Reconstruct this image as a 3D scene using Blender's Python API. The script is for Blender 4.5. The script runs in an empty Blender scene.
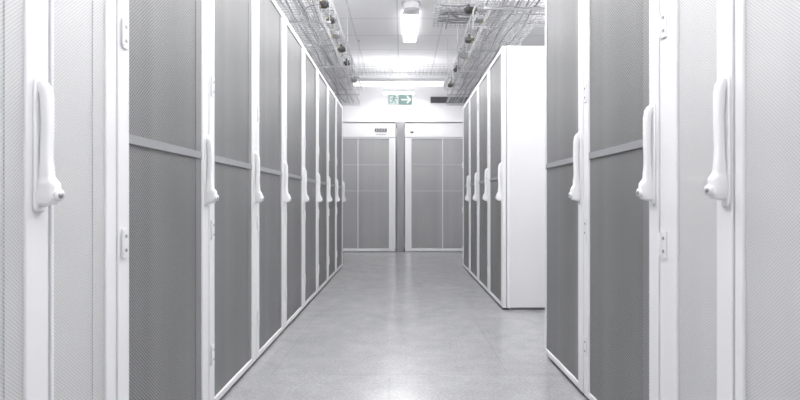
import bpy, bmesh, math, random
from mathutils import Vector, Matrix
S=bpy.context.scene
COL=S.collection
LL=0.79; LR=0.81; H=0.88; RT=2.135; FPX=454.0

# ---------------- materials ----------------
def mat(name,col,rough=0.5,metal=0.0,noise=0.0,nscale=40,emit=None,estr=0,spec=0.5):
    m=bpy.data.materials.new(name); m.use_nodes=True
    nt=m.node_tree; b=nt.nodes['Principled BSDF']
    b.inputs['Base Color'].default_value=(*col,1)
    b.inputs['Roughness'].default_value=rough; b.inputs['Metallic'].default_value=metal
    b.inputs['Specular IOR Level'].default_value=spec
    if noise>0:
        tc=nt.nodes.new('ShaderNodeTexCoord'); n=nt.nodes.new('ShaderNodeTexNoise'); n.inputs['Scale'].default_value=nscale
        nt.links.new(tc.outputs['Object'],n.inputs['Vector'])
        mx=nt.nodes.new('ShaderNodeMix'); mx.data_type='RGBA'
        mx.inputs['A'].default_value=(*[c*(1-noise) for c in col],1); mx.inputs['B'].default_value=(*[min(1,c*(1+noise)) for c in col],1)
        nt.links.new(n.outputs['Fac'],mx.inputs['Factor']); nt.links.new(mx.outputs['Result'],b.inputs['Base Color'])
    if emit:
        b.inputs['Emission Color'].default_value=(*emit,1); b.inputs['Emission Strength'].default_value=estr
    return m

def perf(name,metalc,holec,scale,thr=0.36,rough=0.45,plane='YZ',bump=.3,uneven=0.0):
    m=bpy.data.materials.new(name); m.use_nodes=True
    nt=m.node_tree; b=nt.nodes['Principled BSDF']; b.inputs['Roughness'].default_value=rough
    tc=nt.nodes.new('ShaderNodeTexCoord'); sp=nt.nodes.new('ShaderNodeSeparateXYZ'); nt.links.new(tc.outputs['Object'],sp.inputs[0])
    cb=nt.nodes.new('ShaderNodeCombineXYZ')
    nt.links.new(sp.outputs[plane[0]],cb.inputs[0]); nt.links.new(sp.outputs[plane[1]],cb.inputs[1])
    mp=nt.nodes.new('ShaderNodeMapping'); mp.inputs['Rotation'].default_value=(0,0,math.radians(45)); mp.inputs['Scale'].default_value=(scale,scale,1)
    nt.links.new(cb.outputs[0],mp.inputs[0])
    v=nt.nodes.new('ShaderNodeTexVoronoi'); v.voronoi_dimensions='2D'; v.inputs['Scale'].default_value=1; v.inputs['Randomness'].default_value=0
    nt.links.new(mp.outputs[0],v.inputs['Vector'])
    r=nt.nodes.new('ShaderNodeMapRange'); r.inputs['From Min'].default_value=thr-0.06; r.inputs['From Max'].default_value=thr+0.06
    nt.links.new(v.outputs['Distance'],r.inputs['Value'])
    mx=nt.nodes.new('ShaderNodeMix'); mx.data_type='RGBA'
    mx.inputs['A'].default_value=(*holec,1); mx.inputs['B'].default_value=(*metalc,1)
    nt.links.new(r.outputs['Result'],mx.inputs['Factor']); out=mx.outputs['Result']
    if uneven:
        # soft uneven tone of the equipment seen through the perforation
        n=nt.nodes.new('ShaderNodeTexNoise'); n.inputs['Scale'].default_value=1.6; n.inputs['Detail'].default_value=2
        nt.links.new(tc.outputs['Object'],n.inputs['Vector'])
        wv=nt.nodes.new('ShaderNodeTexNoise'); wv.noise_dimensions='1D'; wv.inputs['Scale'].default_value=7; wv.inputs['Detail'].default_value=1
        nt.links.new(sp.outputs[plane[0]],wv.inputs['W'])
        ad=nt.nodes.new('ShaderNodeMath'); ad.operation='ADD'; nt.links.new(n.outputs['Fac'],ad.inputs[0]); nt.links.new(wv.outputs['Fac'],ad.inputs[1])
        rr=nt.nodes.new('ShaderNodeMapRange'); rr.inputs['From Min'].default_value=.7; rr.inputs['From Max'].default_value=1.3
        rr.inputs['To Min'].default_value=1-uneven; rr.inputs['To Max'].default_value=1+uneven
        nt.links.new(ad.outputs[0],rr.inputs['Value'])
        vm=nt.nodes.new('ShaderNodeVectorMath'); vm.operation='SCALE'
        nt.links.new(out,vm.inputs[0]); nt.links.new(rr.outputs['Result'],vm.inputs['Scale']); out=vm.outputs[0]
    nt.links.new(out,b.inputs['Base Color'])
    if bump:
        bp=nt.nodes.new('ShaderNodeBump'); bp.inputs['Strength'].default_value=bump; bp.inputs['Distance'].default_value=0.001
        nt.links.new(r.outputs['Result'],bp.inputs['Height']); nt.links.new(bp.outputs['Normal'],b.inputs['Normal'])
    return m

WHITE=mat('white_powder_coat',(0.78,0.78,0.79),0.35,noise=0.015,nscale=6)
WHITE2=mat('white_side_panel',(0.75,0.75,0.76),0.45,noise=0.01,nscale=3)
PLASTIC=mat('white_plastic',(0.83,0.83,0.84),0.3)
SCREW=mat('grey_screw',(0.35,0.35,0.36),0.4,0.6)
DARKM=perf('dark_mesh',(0.245,0.245,0.248),(0.085,0.085,0.086),125,thr=.36,uneven=.15,bump=.15)
DARKE=perf('dark_mesh_edge',(0.27,0.27,0.273),(0.14,0.14,0.142),125,thr=.36,uneven=.06,bump=.15)
LIGHTM=perf('light_mesh',(0.60,0.60,0.605),(0.40,0.40,0.404),165,thr=.33,uneven=.03,bump=.1)
MIDM=perf('mid_mesh',(0.42,0.418,0.426),(0.24,0.24,0.245),60,plane='XZ',bump=0,uneven=.08)
BAND=mat('band_blue_grey',(0.28,0.28,0.295),0.4,noise=0.03)
PLINTH=mat('plinth_dark',(0.16,0.16,0.17),0.6)
ZINC=mat('galvanised_wire',(0.40,0.40,0.41),0.4,0.3)
ROD=mat('pale_rod',(0.62,0.62,0.64),0.4,0.2)
BLACK=mat('black_rubber',(0.05,0.05,0.05),0.5)
BRASS=mat('yellow_ring',(0.42,0.38,0.24),0.4,0.2)
CABLEG=mat('grey_cable',(0.22,0.22,0.23),0.6)
CABLEM=mat('mid_grey_cable',(0.45,0.45,0.46),0.6)
COLUMN=mat('column_grey',(0.33,0.33,0.35),0.6,noise=0.03)
COLUMNL=mat('divider_light',(0.68,0.68,0.70),0.5)
COLUMNH=mat('divider_faint',(0.58,0.58,0.60),0.5)
WALL=mat('wall_paint',(0.78,0.78,0.80),0.8,noise=0.02,nscale=8)
GREEN=mat('sign_green',(0.17,0.28,0.26),0.4,emit=(0.17,0.28,0.26),estr=0.3)
SIGNP=mat('sign_pale',(0.56,0.64,0.62),0.4,emit=(0.56,0.64,0.62),estr=0.2)
SIGNW=mat('sign_white',(0.85,0.9,0.88),0.4,emit=(0.9,1,0.95),estr=0.3)
LAMP=mat('lamp_diffuser',(0.9,0.9,0.9),0.4,emit=(1,0.995,1),estr=5)
HOUS=mat('lamp_housing',(0.68,0.68,0.70),0.4)
DISP=mat('display_dark',(0.10,0.10,0.11),0.2)
VENT=mat('vent_dark',(0.06,0.06,0.065),0.5)
VENT2=mat('vent_slat',(0.075,0.075,0.08),0.5)

def grid_mat(name,base,line,tile,mort,rough,noise,offset=0.0,nscale=60,low=0.0,spec=.5):
    m=bpy.data.materials.new(name); m.use_nodes=True
    nt=m.node_tree; b=nt.nodes['Principled BSDF']
    b.inputs['Specular IOR Level'].default_value=spec
    tc=nt.nodes.new('ShaderNodeTexCoord')
    mp=nt.nodes.new('ShaderNodeMapping'); mp.inputs['Location'].default_value=(0.06,0.1,0)
    nt.links.new(tc.outputs['Object'],mp.inputs[0])
    br=nt.nodes.new('ShaderNodeTexBrick'); br.offset=offset; br.inputs['Scale'].default_value=1
    br.inputs['Brick Width'].default_value=tile; br.inputs['Row Height'].default_value=tile
    br.inputs['Mortar Size'].default_value=mort; br.inputs['Mortar Smooth'].default_value=0.1
    br.inputs['Color1'].default_value=(*base,1); br.inputs['Color2'].default_value=(*[c*0.985 for c in base],1); br.inputs['Mortar'].default_value=(*line,1)
    nt.links.new(mp.outputs[0],br.inputs['Vector'])
    src=br.outputs['Color']
    for sc,amt,det in ((nscale,noise,4),(9,low,8),(2.5,low*.7,3)):
        if amt<=0: continue
        n=nt.nodes.new('ShaderNodeTexNoise'); n.inputs['Scale'].default_value=sc; n.inputs['Detail'].default_value=det
        n.inputs['Roughness'].default_value=.6
        nt.links.new(tc.outputs['Object'],n.inputs['Vector'])
        r=nt.nodes.new('ShaderNodeMapRange'); r.inputs['From Min'].default_value=.3; r.inputs['From Max'].default_value=.7
        r.inputs['To Min'].default_value=1-amt; r.inputs['To Max'].default_value=1+amt
        nt.links.new(n.outputs['Fac'],r.inputs['Value'])
        vm=nt.nodes.new('ShaderNodeVectorMath'); vm.operation='SCALE'
        nt.links.new(src,vm.inputs[0]); nt.links.new(r.outputs['Result'],vm.inputs['Scale']); src=vm.outputs[0]
    nt.links.new(src,b.inputs['Base Color'])
    b.inputs['Roughness'].default_value=rough
    return m
FLOOR=grid_mat('vinyl_floor',(0.345,0.344,0.355),(0.30,0.30,0.31),1.2,0.0028,0.20,0.14,0.5,70,0.085,0.72)
CEIL=grid_mat('ceiling_tiles',(0.90,0.90,0.905),(0.70,0.70,0.72),0.6,0.009,0.8,0.01)

# ---------------- mesh helpers ----------------
def newobj(name,bm,mats,bevel=0,smooth=False,parent=None,seg=2):
    me=bpy.data.meshes.new(name); bmesh.ops.recalc_face_normals(bm,faces=bm.faces); bm.to_mesh(me); bm.free()
    for m in mats: me.materials.append(m)
    if smooth:
        for p in me.polygons: p.use_smooth=True
    o=bpy.data.objects.new(name,me); COL.objects.link(o)
    if bevel:
        b=o.modifiers.new('bevel','BEVEL'); b.width=bevel; b.segments=seg; b.limit_method='ANGLE'
    if parent: o.parent=parent
    return o
def box(bm,x0,x1,y0,y1,z0,z1,mi=0):
    v=[bm.verts.new(p) for p in ((x0,y0,z0),(x1,y0,z0),(x1,y1,z0),(x0,y1,z0),(x0,y0,z1),(x1,y0,z1),(x1,y1,z1),(x0,y1,z1))]
    for f in ((0,3,2,1),(4,5,6,7),(0,1,5,4),(1,2,6,5),(2,3,7,6),(3,0,4,7)):
        fc=bm.faces.new([v[i] for i in f]); fc.material_index=mi
def cyl(bm,p0,p1,r,n=12,mi=0,r2=None):
    p0=Vector(p0);p1=Vector(p1); d=(p1-p0).normalized()
    a=d.orthogonal().normalized(); b=d.cross(a)
    r2=r if r2 is None else r2
    A=[];B=[]
    for i in range(n):
        t=2*math.pi*i/n; o=a*math.cos(t)+b*math.sin(t)
        A.append(bm.verts.new(p0+o*r)); B.append(bm.verts.new(p1+o*r2))
    for i in range(n):
        f=bm.faces.new((A[i],A[(i+1)%n],B[(i+1)%n],B[i])); f.material_index=mi
    bm.faces.new(A[::-1]).material_index=mi; bm.faces.new(B).material_index=mi
def loft(bm,secs,mi=0,n=28,p=4.0):
    rings=[]
    for z,xc,yc,hx,hy in secs:
        R=[]
        for i in range(n):
            t=2*math.pi*i/n; c=math.cos(t); s=math.sin(t)
            R.append(bm.verts.new((xc+hx*math.copysign(abs(c)**(2/p),c),yc+hy*math.copysign(abs(s)**(2/p),s),z)))
        rings.append(R)
    for a,b in zip(rings,rings[1:]):
        for i in range(n):
            bm.faces.new((a[i],a[(i+1)%n],b[(i+1)%n],b[i])).material_index=mi
    bm.faces.new(rings[0][::-1]).material_index=mi; bm.faces.new(rings[-1]).material_index=mi
def smooth_secs(P,n=5):
    out=[]
    for i in range(len(P)-1):
        p1=P[i];p2=P[i+1]
        for k in range(n):
            t=k/n; e=t*t*(3-2*t)
            out.append((p1[0]+(p2[0]-p1[0])*t,)+tuple(a+(b-a)*e for a,b in zip(p1[1:],p2[1:])))
    out.append(P[-1]); return out
def empty(name,loc=(0,0,0)):
    e=bpy.data.objects.new(name,None); e.empty_display_size=0.1; e.location=loc; COL.objects.link(e); return e
def tag(o,label,cat,group=None,kind=None):
    o['label']=label; o['category']=cat
    if group: o['group']=group
    if kind: o['kind']=kind
def copytree(o,parent=None):
    c=o.copy(); COL.objects.link(c)
    if parent: c.parent=parent
    for ch in list(o.children): copytree(ch,c)
    return c

# ---------------- racks ----------------
def build_rack(w,meshmat,edgemat,handle=True,band=True,depth=1.0,sa=.052,sb=.056,hinges=(.24,.76,1.355,1.88),hoff=.030,h0=.856,hl=.292,bz=1.047):
    ZB=0.016
    r=empty('server_rack')
    bm=bmesh.new(); y0,y1=0.002,w-0.002; xb=-depth; xf=-0.034
    p=0.03
    for (xa,xc_) in ((xb,xb+p),(xf-p,xf)):
        for (ya,yb) in ((y0,y0+p),(y1-p,y1)):
            box(bm,xa,xc_,ya,yb,ZB,RT)
    box(bm,xb+p,xf-p,y0+.002,y0+.014,ZB+.004,RT-.004,1)
    box(bm,xb+p,xf-p,y1-.014,y1-.002,ZB+.004,RT-.004,1)
    box(bm,xb+.004,xb+.016,y0+p,y1-p,ZB+.004,RT-.004,1)
    box(bm,xb+p,xf-p,y0+p,y1-p,RT-.02,RT-.004,1)
    for z in (ZB,RT-.03):
        box(bm,xf-p,xf,y0+p,y1-p,z,z+.03); box(bm,xb,xb+p,y0+p,y1-p,z,z+.03)
    newobj('cabinet_body',bm,[WHITE,WHITE2],0.003,parent=r)
    bm=bmesh.new(); box(bm,xb+.03,xf-.02,y0+.01,y1-.01,0,ZB)
    newobj('plinth',bm,[PLINTH],parent=r)
    d0,d1=0.004,w-0.004; zb,zt=ZB+.003,RT-.004
    bm=bmesh.new()
    box(bm,-.030,0,d0,d0+sa,zb,zt); box(bm,-.030,0,d1-sb,d1,zb,zt)
    box(bm,-.030,0,d0+sa,d1-sb,zb,zb+.028); box(bm,-.030,0,d0+sa,d1-sb,zt-.035,zt)
    dr=newobj('door',bm,[WHITE],0.003,parent=r)
    e=.045
    bm=bmesh.new()
    box(bm,-.026,-.008,d0+sa,d1-sb-e,zb+.028,zt-.035,0)
    box(bm,-.026,-.006,d1-sb-e,d1-sb,zb+.028,zt-.035,1)
    newobj('perforated_panel',bm,[meshmat,edgemat],parent=dr)
    if band:
        bm=bmesh.new(); box(bm,-.010,-.002,d0+sa,d1-sb,bz,bz+.027)
        newobj('cross_band',bm,[BAND],0.001,parent=dr)
    if handle:
        yc=d1-hoff; Z=lambda t:h0+hl*t
        bm=bmesh.new()
        loft(bm,[(Z(0),.003,yc,.003,.008),(Z(.012),.003,yc,.003,.0145),(Z(.04),.003,yc,.0032,.0170),(Z(.95),.003,yc,.0032,.0155),(Z(.985),.003,yc,.003,.012),(Z(1),.002,yc,.002,.006)])
        # curved tapering lever: wide latch at the foot, slim waist, slightly lifted grip
        loft(bm,smooth_secs([(Z(.045),.012,yc,.008,.006),(Z(.065),.021,yc,.018,.0135),(Z(.11),.0235,yc,.0215,.0150),(Z(.20),.0230,yc,.0205,.0148),(Z(.27),.0185,yc,.0130,.0118),(Z(.42),.0185,yc,.0095,.0105),
                 (Z(.65),.0205,yc,.0095,.0105),(Z(.85),.0190,yc,.0105,.0112),(Z(.92),.0150,yc,.0110,.0112),(Z(.96),.0110,yc,.0080,.0100),(Z(.982),.008,yc,.003,.004)]))
        cyl(bm,(.040,yc,Z(.125)),(.049,yc,Z(.125)),.0125,24); cyl(bm,(.049,yc,Z(.125)),(.0502,yc,Z(.125)),.007,16,1)
        newobj('door_handle',bm,[PLASTIC,SCREW],0,True,parent=dr)
    for hz in hinges:
        bm=bmesh.new(); yh=d0+.026
        box(bm,0,.005,yh-.013,yh+.013,hz-.042,hz+.042)
        cyl(bm,(.006,yh-.013,hz-.036),(.006,yh-.013,hz+.036),.0045,10)
        for dz in (-.02,.02): cyl(bm,(.005,yh+.002,hz+dz),(.0068,yh+.002,hz+dz),.0055,10,1)
        newobj('hinge',bm,[WHITE,SCREW],0.001,parent=dr)
    return r
RH=dict(h0=.866,hl=.33)
protoD=build_rack(.6,DARKM,DARKE)
protoDR=build_rack(.6,DARKM,DARKE,bz=1.062,**RH)
protoE=build_rack(.55,DARKM,DARKE,bz=1.062,sa=.012,hinges=(),**RH)
protoLa=build_rack(.6,LIGHTM,LIGHTM,band=False,sb=.062,hinges=())
protoLb=build_rack(.6,LIGHTM,LIGHTM,band=False,sa=.026,hinges=(),**RH)
protoC=build_rack(.24,LIGHTM,LIGHTM,handle=False,band=False,sa=.008,sb=.042,hinges=())
protoCR=build_rack(.32,LIGHTM,LIGHTM,handle=True,band=False,hinges=(.22,.745,1.425,1.9),sa=.085,sb=.056,hoff=.018,**RH)
used=set()
def place(proto,side,y0,w,label,group,cat='server rack'):
    if proto.name in used: r=copytree(proto)
    else: r=proto; used.add(proto.name)
    if side<0: r.location=(-LL,y0,0)
    else: r.location=(LR,y0+w,0); r.rotation_euler=(0,0,math.pi)
    tag(r,label,cat,group); return r
g='server racks lining the aisle'
place(protoLa,-1,.42,.6,'tall white server rack with light grey perforated door',g)
place(protoC,-1,1.02,.24,'narrow white in-row unit with light perforated front','narrow units','cooling unit')
for i in range(8):
    place(protoD,-1,1.26+.6*i,.6,'tall white server rack, dark grey perforated door, unbroken row',g)
place(protoLb,1,.51,.6,'tall white server rack with light grey perforated door',g)
place(protoCR,1,1.11,.32,'narrow white in-row unit with light perforated door, handle','narrow units','cooling unit')
place(protoDR,1,1.43,.6,'white server rack, dark mesh door, beside narrow light unit',g)
place(protoE,1,2.03,.55,'white server rack, dark mesh door, last before the gap',g)
YF=3.655
place(protoDR,1,YF,.6,'white server rack with plain side panel exposed to gap',g)
for i in range(1,4): place(protoDR,1,YF+.6*i,.6,'white server rack, dark mesh door, in the short row',g)

# ---------------- back cooling cabinets ----------------
YB=7.83
def cooler(x0,x1,framex,dividers,disp,label):
    r=empty('cooling_cabinet',((x0+x1)/2,YB,0)); ox=(x0+x1)/2
    X=lambda v:v-ox
    bm=bmesh.new(); box(bm,X(x0),X(x1),.03,.62,.02,2.24); box(bm,X(x0)-.01,X(x1)+.01,-.012,.63,2.24,2.262); box(bm,X(x0)+.02,X(x1)-.02,.05,.6,0,.02)
    newobj('cabinet_body',bm,[WHITE2],.004,parent=r)
    bm=bmesh.new(); box(bm,X(x0),X(x1),0,.028,1.982,2.232)
    hd=newobj('header_panel',bm,[WHITE],.004,parent=r)
    a,b=framex
    bm=bmesh.new()
    box(bm,X(x0),X(a),0,.028,.01,1.97); box(bm,X(b),X(x1),0,.028,.01,1.97)
    box(bm,X(a),X(b),0,.028,.01,.06); box(bm,X(a),X(b),0,.028,1.955,1.97)
    d=newobj('door',bm,[WHITE],.003,parent=r)
    bm=bmesh.new(); box(bm,X(a),X(b),.008,.024,.06,1.955)
    newobj('perforated_panel',bm,[MIDM],parent=d)
    for t in dividers:
        bm=bmesh.new(); box(bm,X(t)-.008,X(t)+.008,.0,.012,.06,1.955); newobj('divider_bar',bm,[COLUMNL],parent=d)
    for z in (1.05,1.50):
        bm=bmesh.new(); box(bm,X(a),X(b),.003,.012,z,z+.008); newobj('divider_bar',bm,[COLUMNH],parent=d)
    if disp:
        bm=bmesh.new(); box(bm,X(disp[0]),X(disp[1]),-.006,.0,disp[2],disp[3])
        if disp[1]-disp[0]>.12:
            for k in range(4): box(bm,X(disp[0])+.02+k*.045,X(disp[0])+.045+k*.045,-.008,-.006,disp[2]+.02,disp[3]-.02,1)
            box(bm,X(disp[0])+.02,X(disp[1])-.02,-.001,0,disp[2]-.055,disp[2]-.042,2)
        newobj('control_display',bm,[DISP,HOUS,SCREW],parent=hd)
    tag(r,label,'cooling cabinet','cooling cabinets at the aisle end'); return r
cooler(-1.22,-.11,(-1.15,-.225),(-.76,),(-.47,-.26,2.075,2.13),'wide white cooling cabinet, grey mesh door, small dark display')
cooler(.05,1.20,(.165,1.12),(.70,),(.14,.20,2.05,2.08),'wide white cooling cabinet, grey mesh door, tiny grey badge')

# ---------------- room ----------------
X0,X1,Y0,Y1,ZC=-2.4,2.5,-1.0,8.6,3.25
def slab(name,*a,m):
    bm=bmesh.new(); box(bm,*a); o=newobj(name,bm,[m]); o['kind']='structure'; o['label']={'f':'glossy mottled grey vinyl floor with faint seams','c':'white suspended tile ceiling with faint grid lines','w':'plain white painted room wall','t':'narrow grey column between the two cooling cabinets'}[name[0]]; o['category']=name.split('_')[0]; return o
slab('floor',X0-.1,X1+.1,Y0-.1,Y1+.1,-.1,0,m=FLOOR)
slab('ceiling',X0-.1,X1+.1,Y0-.1,Y1+.1,ZC,ZC+.1,m=CEIL)
slab('wall_left',X0-.1,X0,Y0,Y1,0,ZC,m=WALL)
slab('wall_right',X1,X1+.1,Y0,Y1,0,ZC,m=WALL)
slab('wall_back',X0-.1,X1+.1,Y1,Y1+.1,0,ZC,m=WALL)
slab('wall_front',X0-.1,X1+.1,Y0-.1,Y0,0,ZC,m=WALL)
slab('trim_1',-.095,.035,7.90,Y1,0,2.27,m=COLUMN)

# ---------------- cable trays ----------------
rnd=random.Random(11)
def basket(name,w,L,dep,label,loc,rotz=0,step=.055,lw=.046,group='wire cable trays'):
    bm=bmesh.new(); r=.0025
    def wire(a,b): cyl(bm,a,b,r,5)
    n=int(round(w/lw))
    for i in range(n+1): wire((i*w/n,0,0),(i*w/n,L,0))
    for z in (dep*.5,dep):
        wire((0,0,z),(0,L,z)); wire((w,0,z),(w,L,z))
    k=int(L/step)
    for j in range(k+1):
        y=j*L/k
        wire((0,y,0),(w,y,0)); wire((0,y,0),(0,y,dep)); wire((w,y,0),(w,y,dep))
    o=newobj(name,bm,[ZINC]); o.location=loc; o.rotation_euler=(0,0,rotz); tag(o,label,'cable tray',group); return o
def hanger(x0,x1,y,zs,ztop=ZC):
    bm=bmesh.new()
    for z in zs: box(bm,x0-.02,x1+.02,y-.010,y+.010,z-.020,z-.004)
    for x in (x0-.010,x1+.010):
        cyl(bm,(x,y,min(zs)-.03),(x,y,ztop),.003,8); cyl(bm,(x,y,ztop-.012),(x,y,ztop),.015,12)
    o=newobj('tray_hanger',bm,[ZINC]); tag(o,'thin threaded rod hanger carrying wire cable trays','hanger','tray hangers')
def bundle(pts_list,mats,label,bev=.009):
    cu=bpy.data.curves.new('cable_bundle','CURVE'); cu.dimensions='3D'; cu.bevel_depth=bev; cu.bevel_resolution=2
    for m in mats: cu.materials.append(m)
    for k,pts in enumerate(pts_list):
        s=cu.splines.new('NURBS'); s.points.add(len(pts)-1); s.order_u=3; s.use_endpoint_u=True; s.material_index=k%len(mats)
        for q,p in zip(s.points,pts): q.co=(*p,1)
    o=bpy.data.objects.new('cable_bundle',cu); COL.objects.link(o); tag(o,label,'cables'); o['kind']='stuff'; return o
TL=2.46; TU=TL+.25
basket('cable_tray',.46,5.2,.07,'galvanised wire basket tray above the long rack row',(-1.16,2.3,TL))
basket('cable_tray',.50,5.2,.07,'upper galvanised wire basket tray near the ceiling',(-1.16,2.3,TU))
basket('cable_tray',.46,4.0,.07,'galvanised wire basket tray above the short rack row',(.74,3.5,TL))
basket('cable_tray',.50,4.0,.07,'upper galvanised wire basket tray near the ceiling',(.70,3.5,TU))
for y in (2.6,3.98,5.3,6.7): hanger(-1.175,-.645,y,(TL,TU))
for y in (3.7,5.5,6.7): hanger(.685,1.215,y,(TL,TU))
def xhanger(x,y0,y1,z):
    bm=bmesh.new(); box(bm,x-.010,x+.010,y0-.02,y1+.02,z-.020,z-.004)
    for y in (y0-.01,y1+.01): cyl(bm,(x,y,z-.03),(x,y,ZC),.003,8); cyl(bm,(x,y,ZC-.012),(x,y,ZC),.015,12)
    o=newobj('tray_hanger',bm,[ZINC]); tag(o,'thin threaded rod hanger carrying wire cable trays','hanger','tray hangers')
basket('cable_tray',.52,1.5,.09,'galvanised wire basket tray crossing over the aisle edge',(.36,5.22,2.88),-math.pi/2,step=.05,lw=.048)
for x in (.5,1.7): xhanger(x,4.70,5.22,2.88)
basket('cable_tray',.34,2.6,.07,'galvanised wire basket tray spanning across the aisle',(-1.3,7.20,2.88),-math.pi/2,step=.06)
for x in (-1.22,1.24): xhanger(x,6.86,7.20,2.88)
def along(x,z,y0,y1,n,spread,wob=.015,hz=.02):
    L=[]; N=26
    for k in range(n):
        bx=x+(k-(n-1)/2)*spread; ph=rnd.uniform(0,6)
        L.append([(bx+wob*math.sin(ph+t*.9)+rnd.uniform(-.006,.006),y0+(y1-y0)*t/(N-1),z+rnd.uniform(0,hz)) for t in range(N)])
    return L
bundle(along(-.93,TL+.014,2.35,7.4,7,.045),[CABLEM,CABLEG],'grey cables lying in a wire tray',.008)
bundle(along(-.88,TU+.014,2.35,7.4,7,.045),[CABLEM,CABLEG,CABLEM],'grey cables lying in a wire tray',.008)
bundle(along(.97,TL+.014,3.55,7.4,7,.045),[CABLEG,CABLEM],'grey cables lying in a wire tray',.008)
bundle(along(.92,TU+.014,3.55,7.4,7,.045),[CABLEM,CABLEG,CABLEM],'grey cables lying in a wire tray',.008)
def tangle(xi,sgn,ys):
    P=[]
    for y in ys:
        for q in range(2):
            d=rnd.uniform(.05,.12)*rnd.choice((-1,1)); o=rnd.uniform(-.02,.02)
            mid=rnd.uniform(.08,.18)
            P.append([(xi+sgn*.18,y,TU+.03),(xi+sgn*.08,y+d*.2,TU+rnd.uniform(.07,.10)),(xi+sgn*o,y+d*.4,TU+rnd.uniform(.0,.08)),
                      (xi+sgn*(o+rnd.uniform(-.02,.02)),y+d*.6,TL+mid),(xi+sgn*(o-.01),y+d*rnd.uniform(.7,1.2),TL+rnd.uniform(.05,.10)),
                      (xi+sgn*.06,y+d*1.1,TL+.09),(xi+sgn*.16,y+d*1.4,TL+.03)])
    return P
bundle(tangle(-.66,-1,(2.8,3.3,3.9,4.5,5.1,5.9)),[CABLEG,CABLEM],'small grey cable loops dropping between the wire trays',.005)
bundle(tangle(.70,1,(4.4,5.0,5.6,6.3)),[CABLEG,CABLEM],'small grey cable loops dropping between the wire trays',.005)
cr=[[(.40+1.4*t/14,4.76+.07*k+rnd.uniform(-.03,.03),2.894+rnd.uniform(0,.04)) for t in range(15)] for k in range(7)]
for q in range(5):
    x=rnd.uniform(.45,1.0); y=rnd.uniform(4.8,5.15); a=rnd.uniform(.08,.16)
    cr.append([(x+a*math.cos(t*.9+q)*(1+.2*q%2),y+a*.6*math.sin(t*.9+q),2.90+.010*t+rnd.uniform(0,.04)) for t in range(9)])
bundle(cr,[CABLEG,CABLEM,CABLEG],'tangled grey cables in the crossing tray',.008)
def clamp(x,y,z,s,label,k):
    r=empty('cable_clamp',(x,y,z)); r.rotation_euler=(rnd.uniform(-.4,.4),rnd.uniform(-.3,.3),rnd.uniform(-.6,.4)-s*.3)
    q=rnd.uniform(.95,1.2); r.scale=(q*rnd.uniform(.9,1.2),q,q)
    bm=bmesh.new(); cyl(bm,(0,0,0),(s*.05,0,0),.030,18); cyl(bm,(s*.05,0,0),(s*.064,0,0),.022,18)
    cyl(bm,(s*.02,.0,.02),(s*.02,.0,.055),.012,10); box(bm,-.01,.045,-.036,.036,-.012,.012)
    newobj('clamp_body',bm,[BLACK if k%3 else CABLEG],.003,parent=r)
    bm=bmesh.new(); cyl(bm,(-s*.012,0,0),(0,0,0),.035,18); newobj('clamp_ring',bm,[BRASS],.002,parent=r)
    tag(r,label,'clamp','clamps on the tray edges')
for k,(y,dz) in enumerate(((2.75,.0),(3.02,.22),(3.3,.05),(3.62,.02),(3.83,.04),(4.2,.05),(4.5,.03),(4.95,.03),(5.5,.04),(6.2,.03))): clamp(-.68 if dz<.15 else -.64,y,TL+.04+dz,1,'small black round clamp with yellow ring on wire tray',k)
for k,(y,dz) in enumerate(((4.15,.04),(4.45,.25),(4.7,.05),(5.15,.02),(5.8,.06),(6.45,.03))): clamp(.72 if dz<.15 else .68,y,TL+.04+dz,-1,'small black round clamp with yellow ring on wire tray',k)

# ---------------- luminaires ----------------
def luminaire(x,y,z,lx,ly,power,label,drop=0,housing_h=.05,bev=.008,up=0):
    r=empty('ceiling_luminaire',(x,y,z))
    bm=bmesh.new(); box(bm,-lx/2-.012,lx/2+.012,-ly/2-.015,ly/2+.015,-.02,housing_h-.02)
    if drop:
        for s in (-1,1):
            if lx>ly: cyl(bm,(s*lx*.4,0,housing_h-.02),(s*lx*.4,0,drop),.005,8)
            else: cyl(bm,(0,s*ly*.4,housing_h-.02),(0,s*ly*.4,drop),.005,8)
    newobj('lamp_housing',bm,[HOUS],.004,parent=r)
    bm=bmesh.new(); box(bm,-lx/2,lx/2,-ly/2,ly/2,-.05,-.021)
    newobj('lamp_diffuser',bm,[LAMP],bev,parent=r,seg=4)
    tag(r,label,'ceiling light','ceiling luminaires')
    def area(z,rot,e):
        la=bpy.data.lights.new('lamp_light','AREA'); la.shape='RECTANGLE'; la.size=lx; la.size_y=ly; la.energy=e; la.color=(1,.998,1)
        lo=bpy.data.objects.new('lamp_light',la); lo.location=(0,0,z); lo.rotation_euler=(rot,0,0); lo.parent=r; COL.objects.link(lo)
    area(-.06,0,power)
    if up: area(housing_h-.01,math.pi,up)  # extra upward light, added to brighten the ceiling
    return r
luminaire(.11,6.05,3.20,.18,.90,24,'short glowing white luminaire hung just under the ceiling',.05,bev=.014,housing_h=.03,up=2.5)
for y in (.4,2.0): luminaire(.0,y,2.92,.4,1.3,22,'added out-of-view glowing white luminaire hung above the aisle on rods',.33,up=30)  # out of view, added to light the near aisle and lift the ceiling
luminaire(.0,3.5,2.86,.4,1.3,20,'added out-of-view glowing white luminaire hung above the aisle on rods',.39,up=62)  # out of view too, added mainly as uplight for the visible ceiling
for x in (-1.9,2.0):
    for y in (1.2,4.4): luminaire(x,y,2.86,.3,1.4,20,'added unseen glowing white luminaire hung behind the rack row',.39,up=55)  # hidden by the racks, added fill with strong uplight on the ceiling
luminaire(-.06,7.62,2.88,1.50,.20,26,'bright linear luminaire hung across the aisle',.37,up=3.5)
luminaire(-.06,8.3,2.88,.55,.10,8,'linear luminaire hung close to the end wall',.37,up=2)
r=empty('ceiling_speaker',(.11,5.42,ZC))
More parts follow.
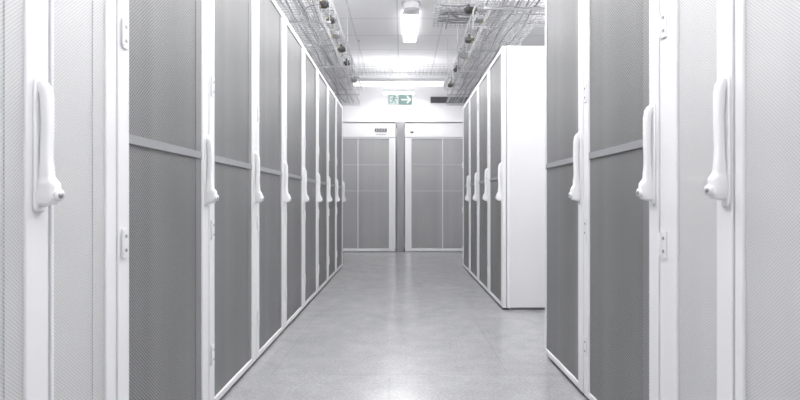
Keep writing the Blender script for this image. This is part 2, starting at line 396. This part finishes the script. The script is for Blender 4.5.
bm=bmesh.new(); cyl(bm,(0,0,-.02),(0,0,0),.12,32); cyl(bm,(0,0,-.10),(0,0,-.02),.095,32,r2=.10); newobj('speaker_body',bm,[HOUS],.006,parent=r)
bm=bmesh.new(); cyl(bm,(0,0,-.112),(0,0,-.10),.075,32); newobj('speaker_grille',bm,[ROD],.003,parent=r)
tag(r,'small round grey unit fixed under the ceiling','speaker')

# ---------------- exit sign ----------------
r=empty('exit_sign',(-.035,7.35,2.52))
bm=bmesh.new(); box(bm,-.205,.205,0,.035,-.085,.085)
for s in (-1,1): cyl(bm,(s*.15,.017,.08),(s*.15,.017,ZC-2.52),.005,8)
newobj('sign_body',bm,[WHITE],.004,parent=r)
bm=bmesh.new(); box(bm,-.02,.195,-.004,0,-.077,.077); pl=newobj('sign_plate',bm,[GREEN],parent=r)
bm=bmesh.new(); box(bm,-.195,-.02,-.004,0,-.077,.077); pl2=newobj('sign_plate',bm,[SIGNP],parent=r)
def poly(pts,y0=-.007,y1=-.004):
    a=[bm.verts.new((x,y0,z*.92)) for x,z in pts]; b=[bm.verts.new((x,y1,z*.92)) for x,z in pts]
    bm.faces.new(a); bm.faces.new(b[::-1])
    n=len(pts)
    for i in range(n): bm.faces.new((a[i],a[(i+1)%n],b[(i+1)%n],b[i]))
def seg(x0,z0,x1,z1,w):
    d=Vector((x1-x0,z1-z0)).normalized()*w/2; n=Vector((-d.y,d.x))
    poly([(x0+n.x,z0+n.y),(x1+n.x,z1+n.y),(x1-n.x,z1-n.y),(x0-n.x,z0-n.y)])
bm=bmesh.new()
seg(-.175,-.075,-.175,.075,.014); seg(-.18,.07,-.09,.07,.014); seg(-.095,.075,-.095,.03,.012)
poly([(-.075+.014*math.cos(t*math.pi/5),.055+.014*math.sin(t*math.pi/5)) for t in range(10)])
seg(-.085,.035,-.105,-.015,.028); seg(-.085,.03,-.05,.01,.011); seg(-.05,.01,-.035,.025,.010)
seg(-.09,.03,-.13,.02,.011); seg(-.13,.02,-.14,-.005,.010)
seg(-.10,-.015,-.07,-.035,.014); seg(-.07,-.035,-.075,-.07,.013); seg(-.108,-.015,-.12,-.05,.014); seg(-.12,-.05,-.155,-.055,.013)
newobj('running_figure_symbol',bm,[GREEN],parent=pl2)
bm=bmesh.new()
seg(.02,0,.16,0,.024); seg(.172,0,.115,.06,.024); seg(.172,0,.115,-.06,.024)
newobj('arrow_symbol',bm,[SIGNW],parent=pl)
tag(r,'muted green emergency exit sign with running figure and arrow','exit sign')

r=empty('wall_vent',(.92,Y1,2.79))
bm=bmesh.new(); box(bm,-.38,.38,-.05,0,-.055,.055); newobj('vent_frame',bm,[VENT],.004,parent=r)
bm=bmesh.new()
for k in range(4): box(bm,-.36,.36,-.054,-.05,-.042+k*.024,-.032+k*.024)
newobj('vent_slats',bm,[VENT2],parent=r)
tag(r,'long dark grey slatted vent high on the end wall','vent')

# ---------------- world / camera ----------------
w=bpy.data.worlds.new('world'); S.world=w; w.use_nodes=True
w.node_tree.nodes['Background'].inputs[0].default_value=(1,1,1,1); w.node_tree.nodes['Background'].inputs[1].default_value=.3
cd=bpy.data.cameras.new('camera'); cam=bpy.data.objects.new('camera',cd); COL.objects.link(cam)
cd.sensor_width=36; cd.lens=FPX/800*36; cd.shift_x=-2/800; cd.shift_y=1/800; cd.clip_start=.02
cam.location=(0,0,H); cam.rotation_euler=(math.pi/2,0,0)
cd.dof.use_dof=True; cd.dof.focus_distance=3.5; cd.dof.aperture_fstop=4.5
S.camera=cam
S.view_settings.view_transform='Standard'; S.view_settings.look='None'; S.view_settings.exposure=-0.47
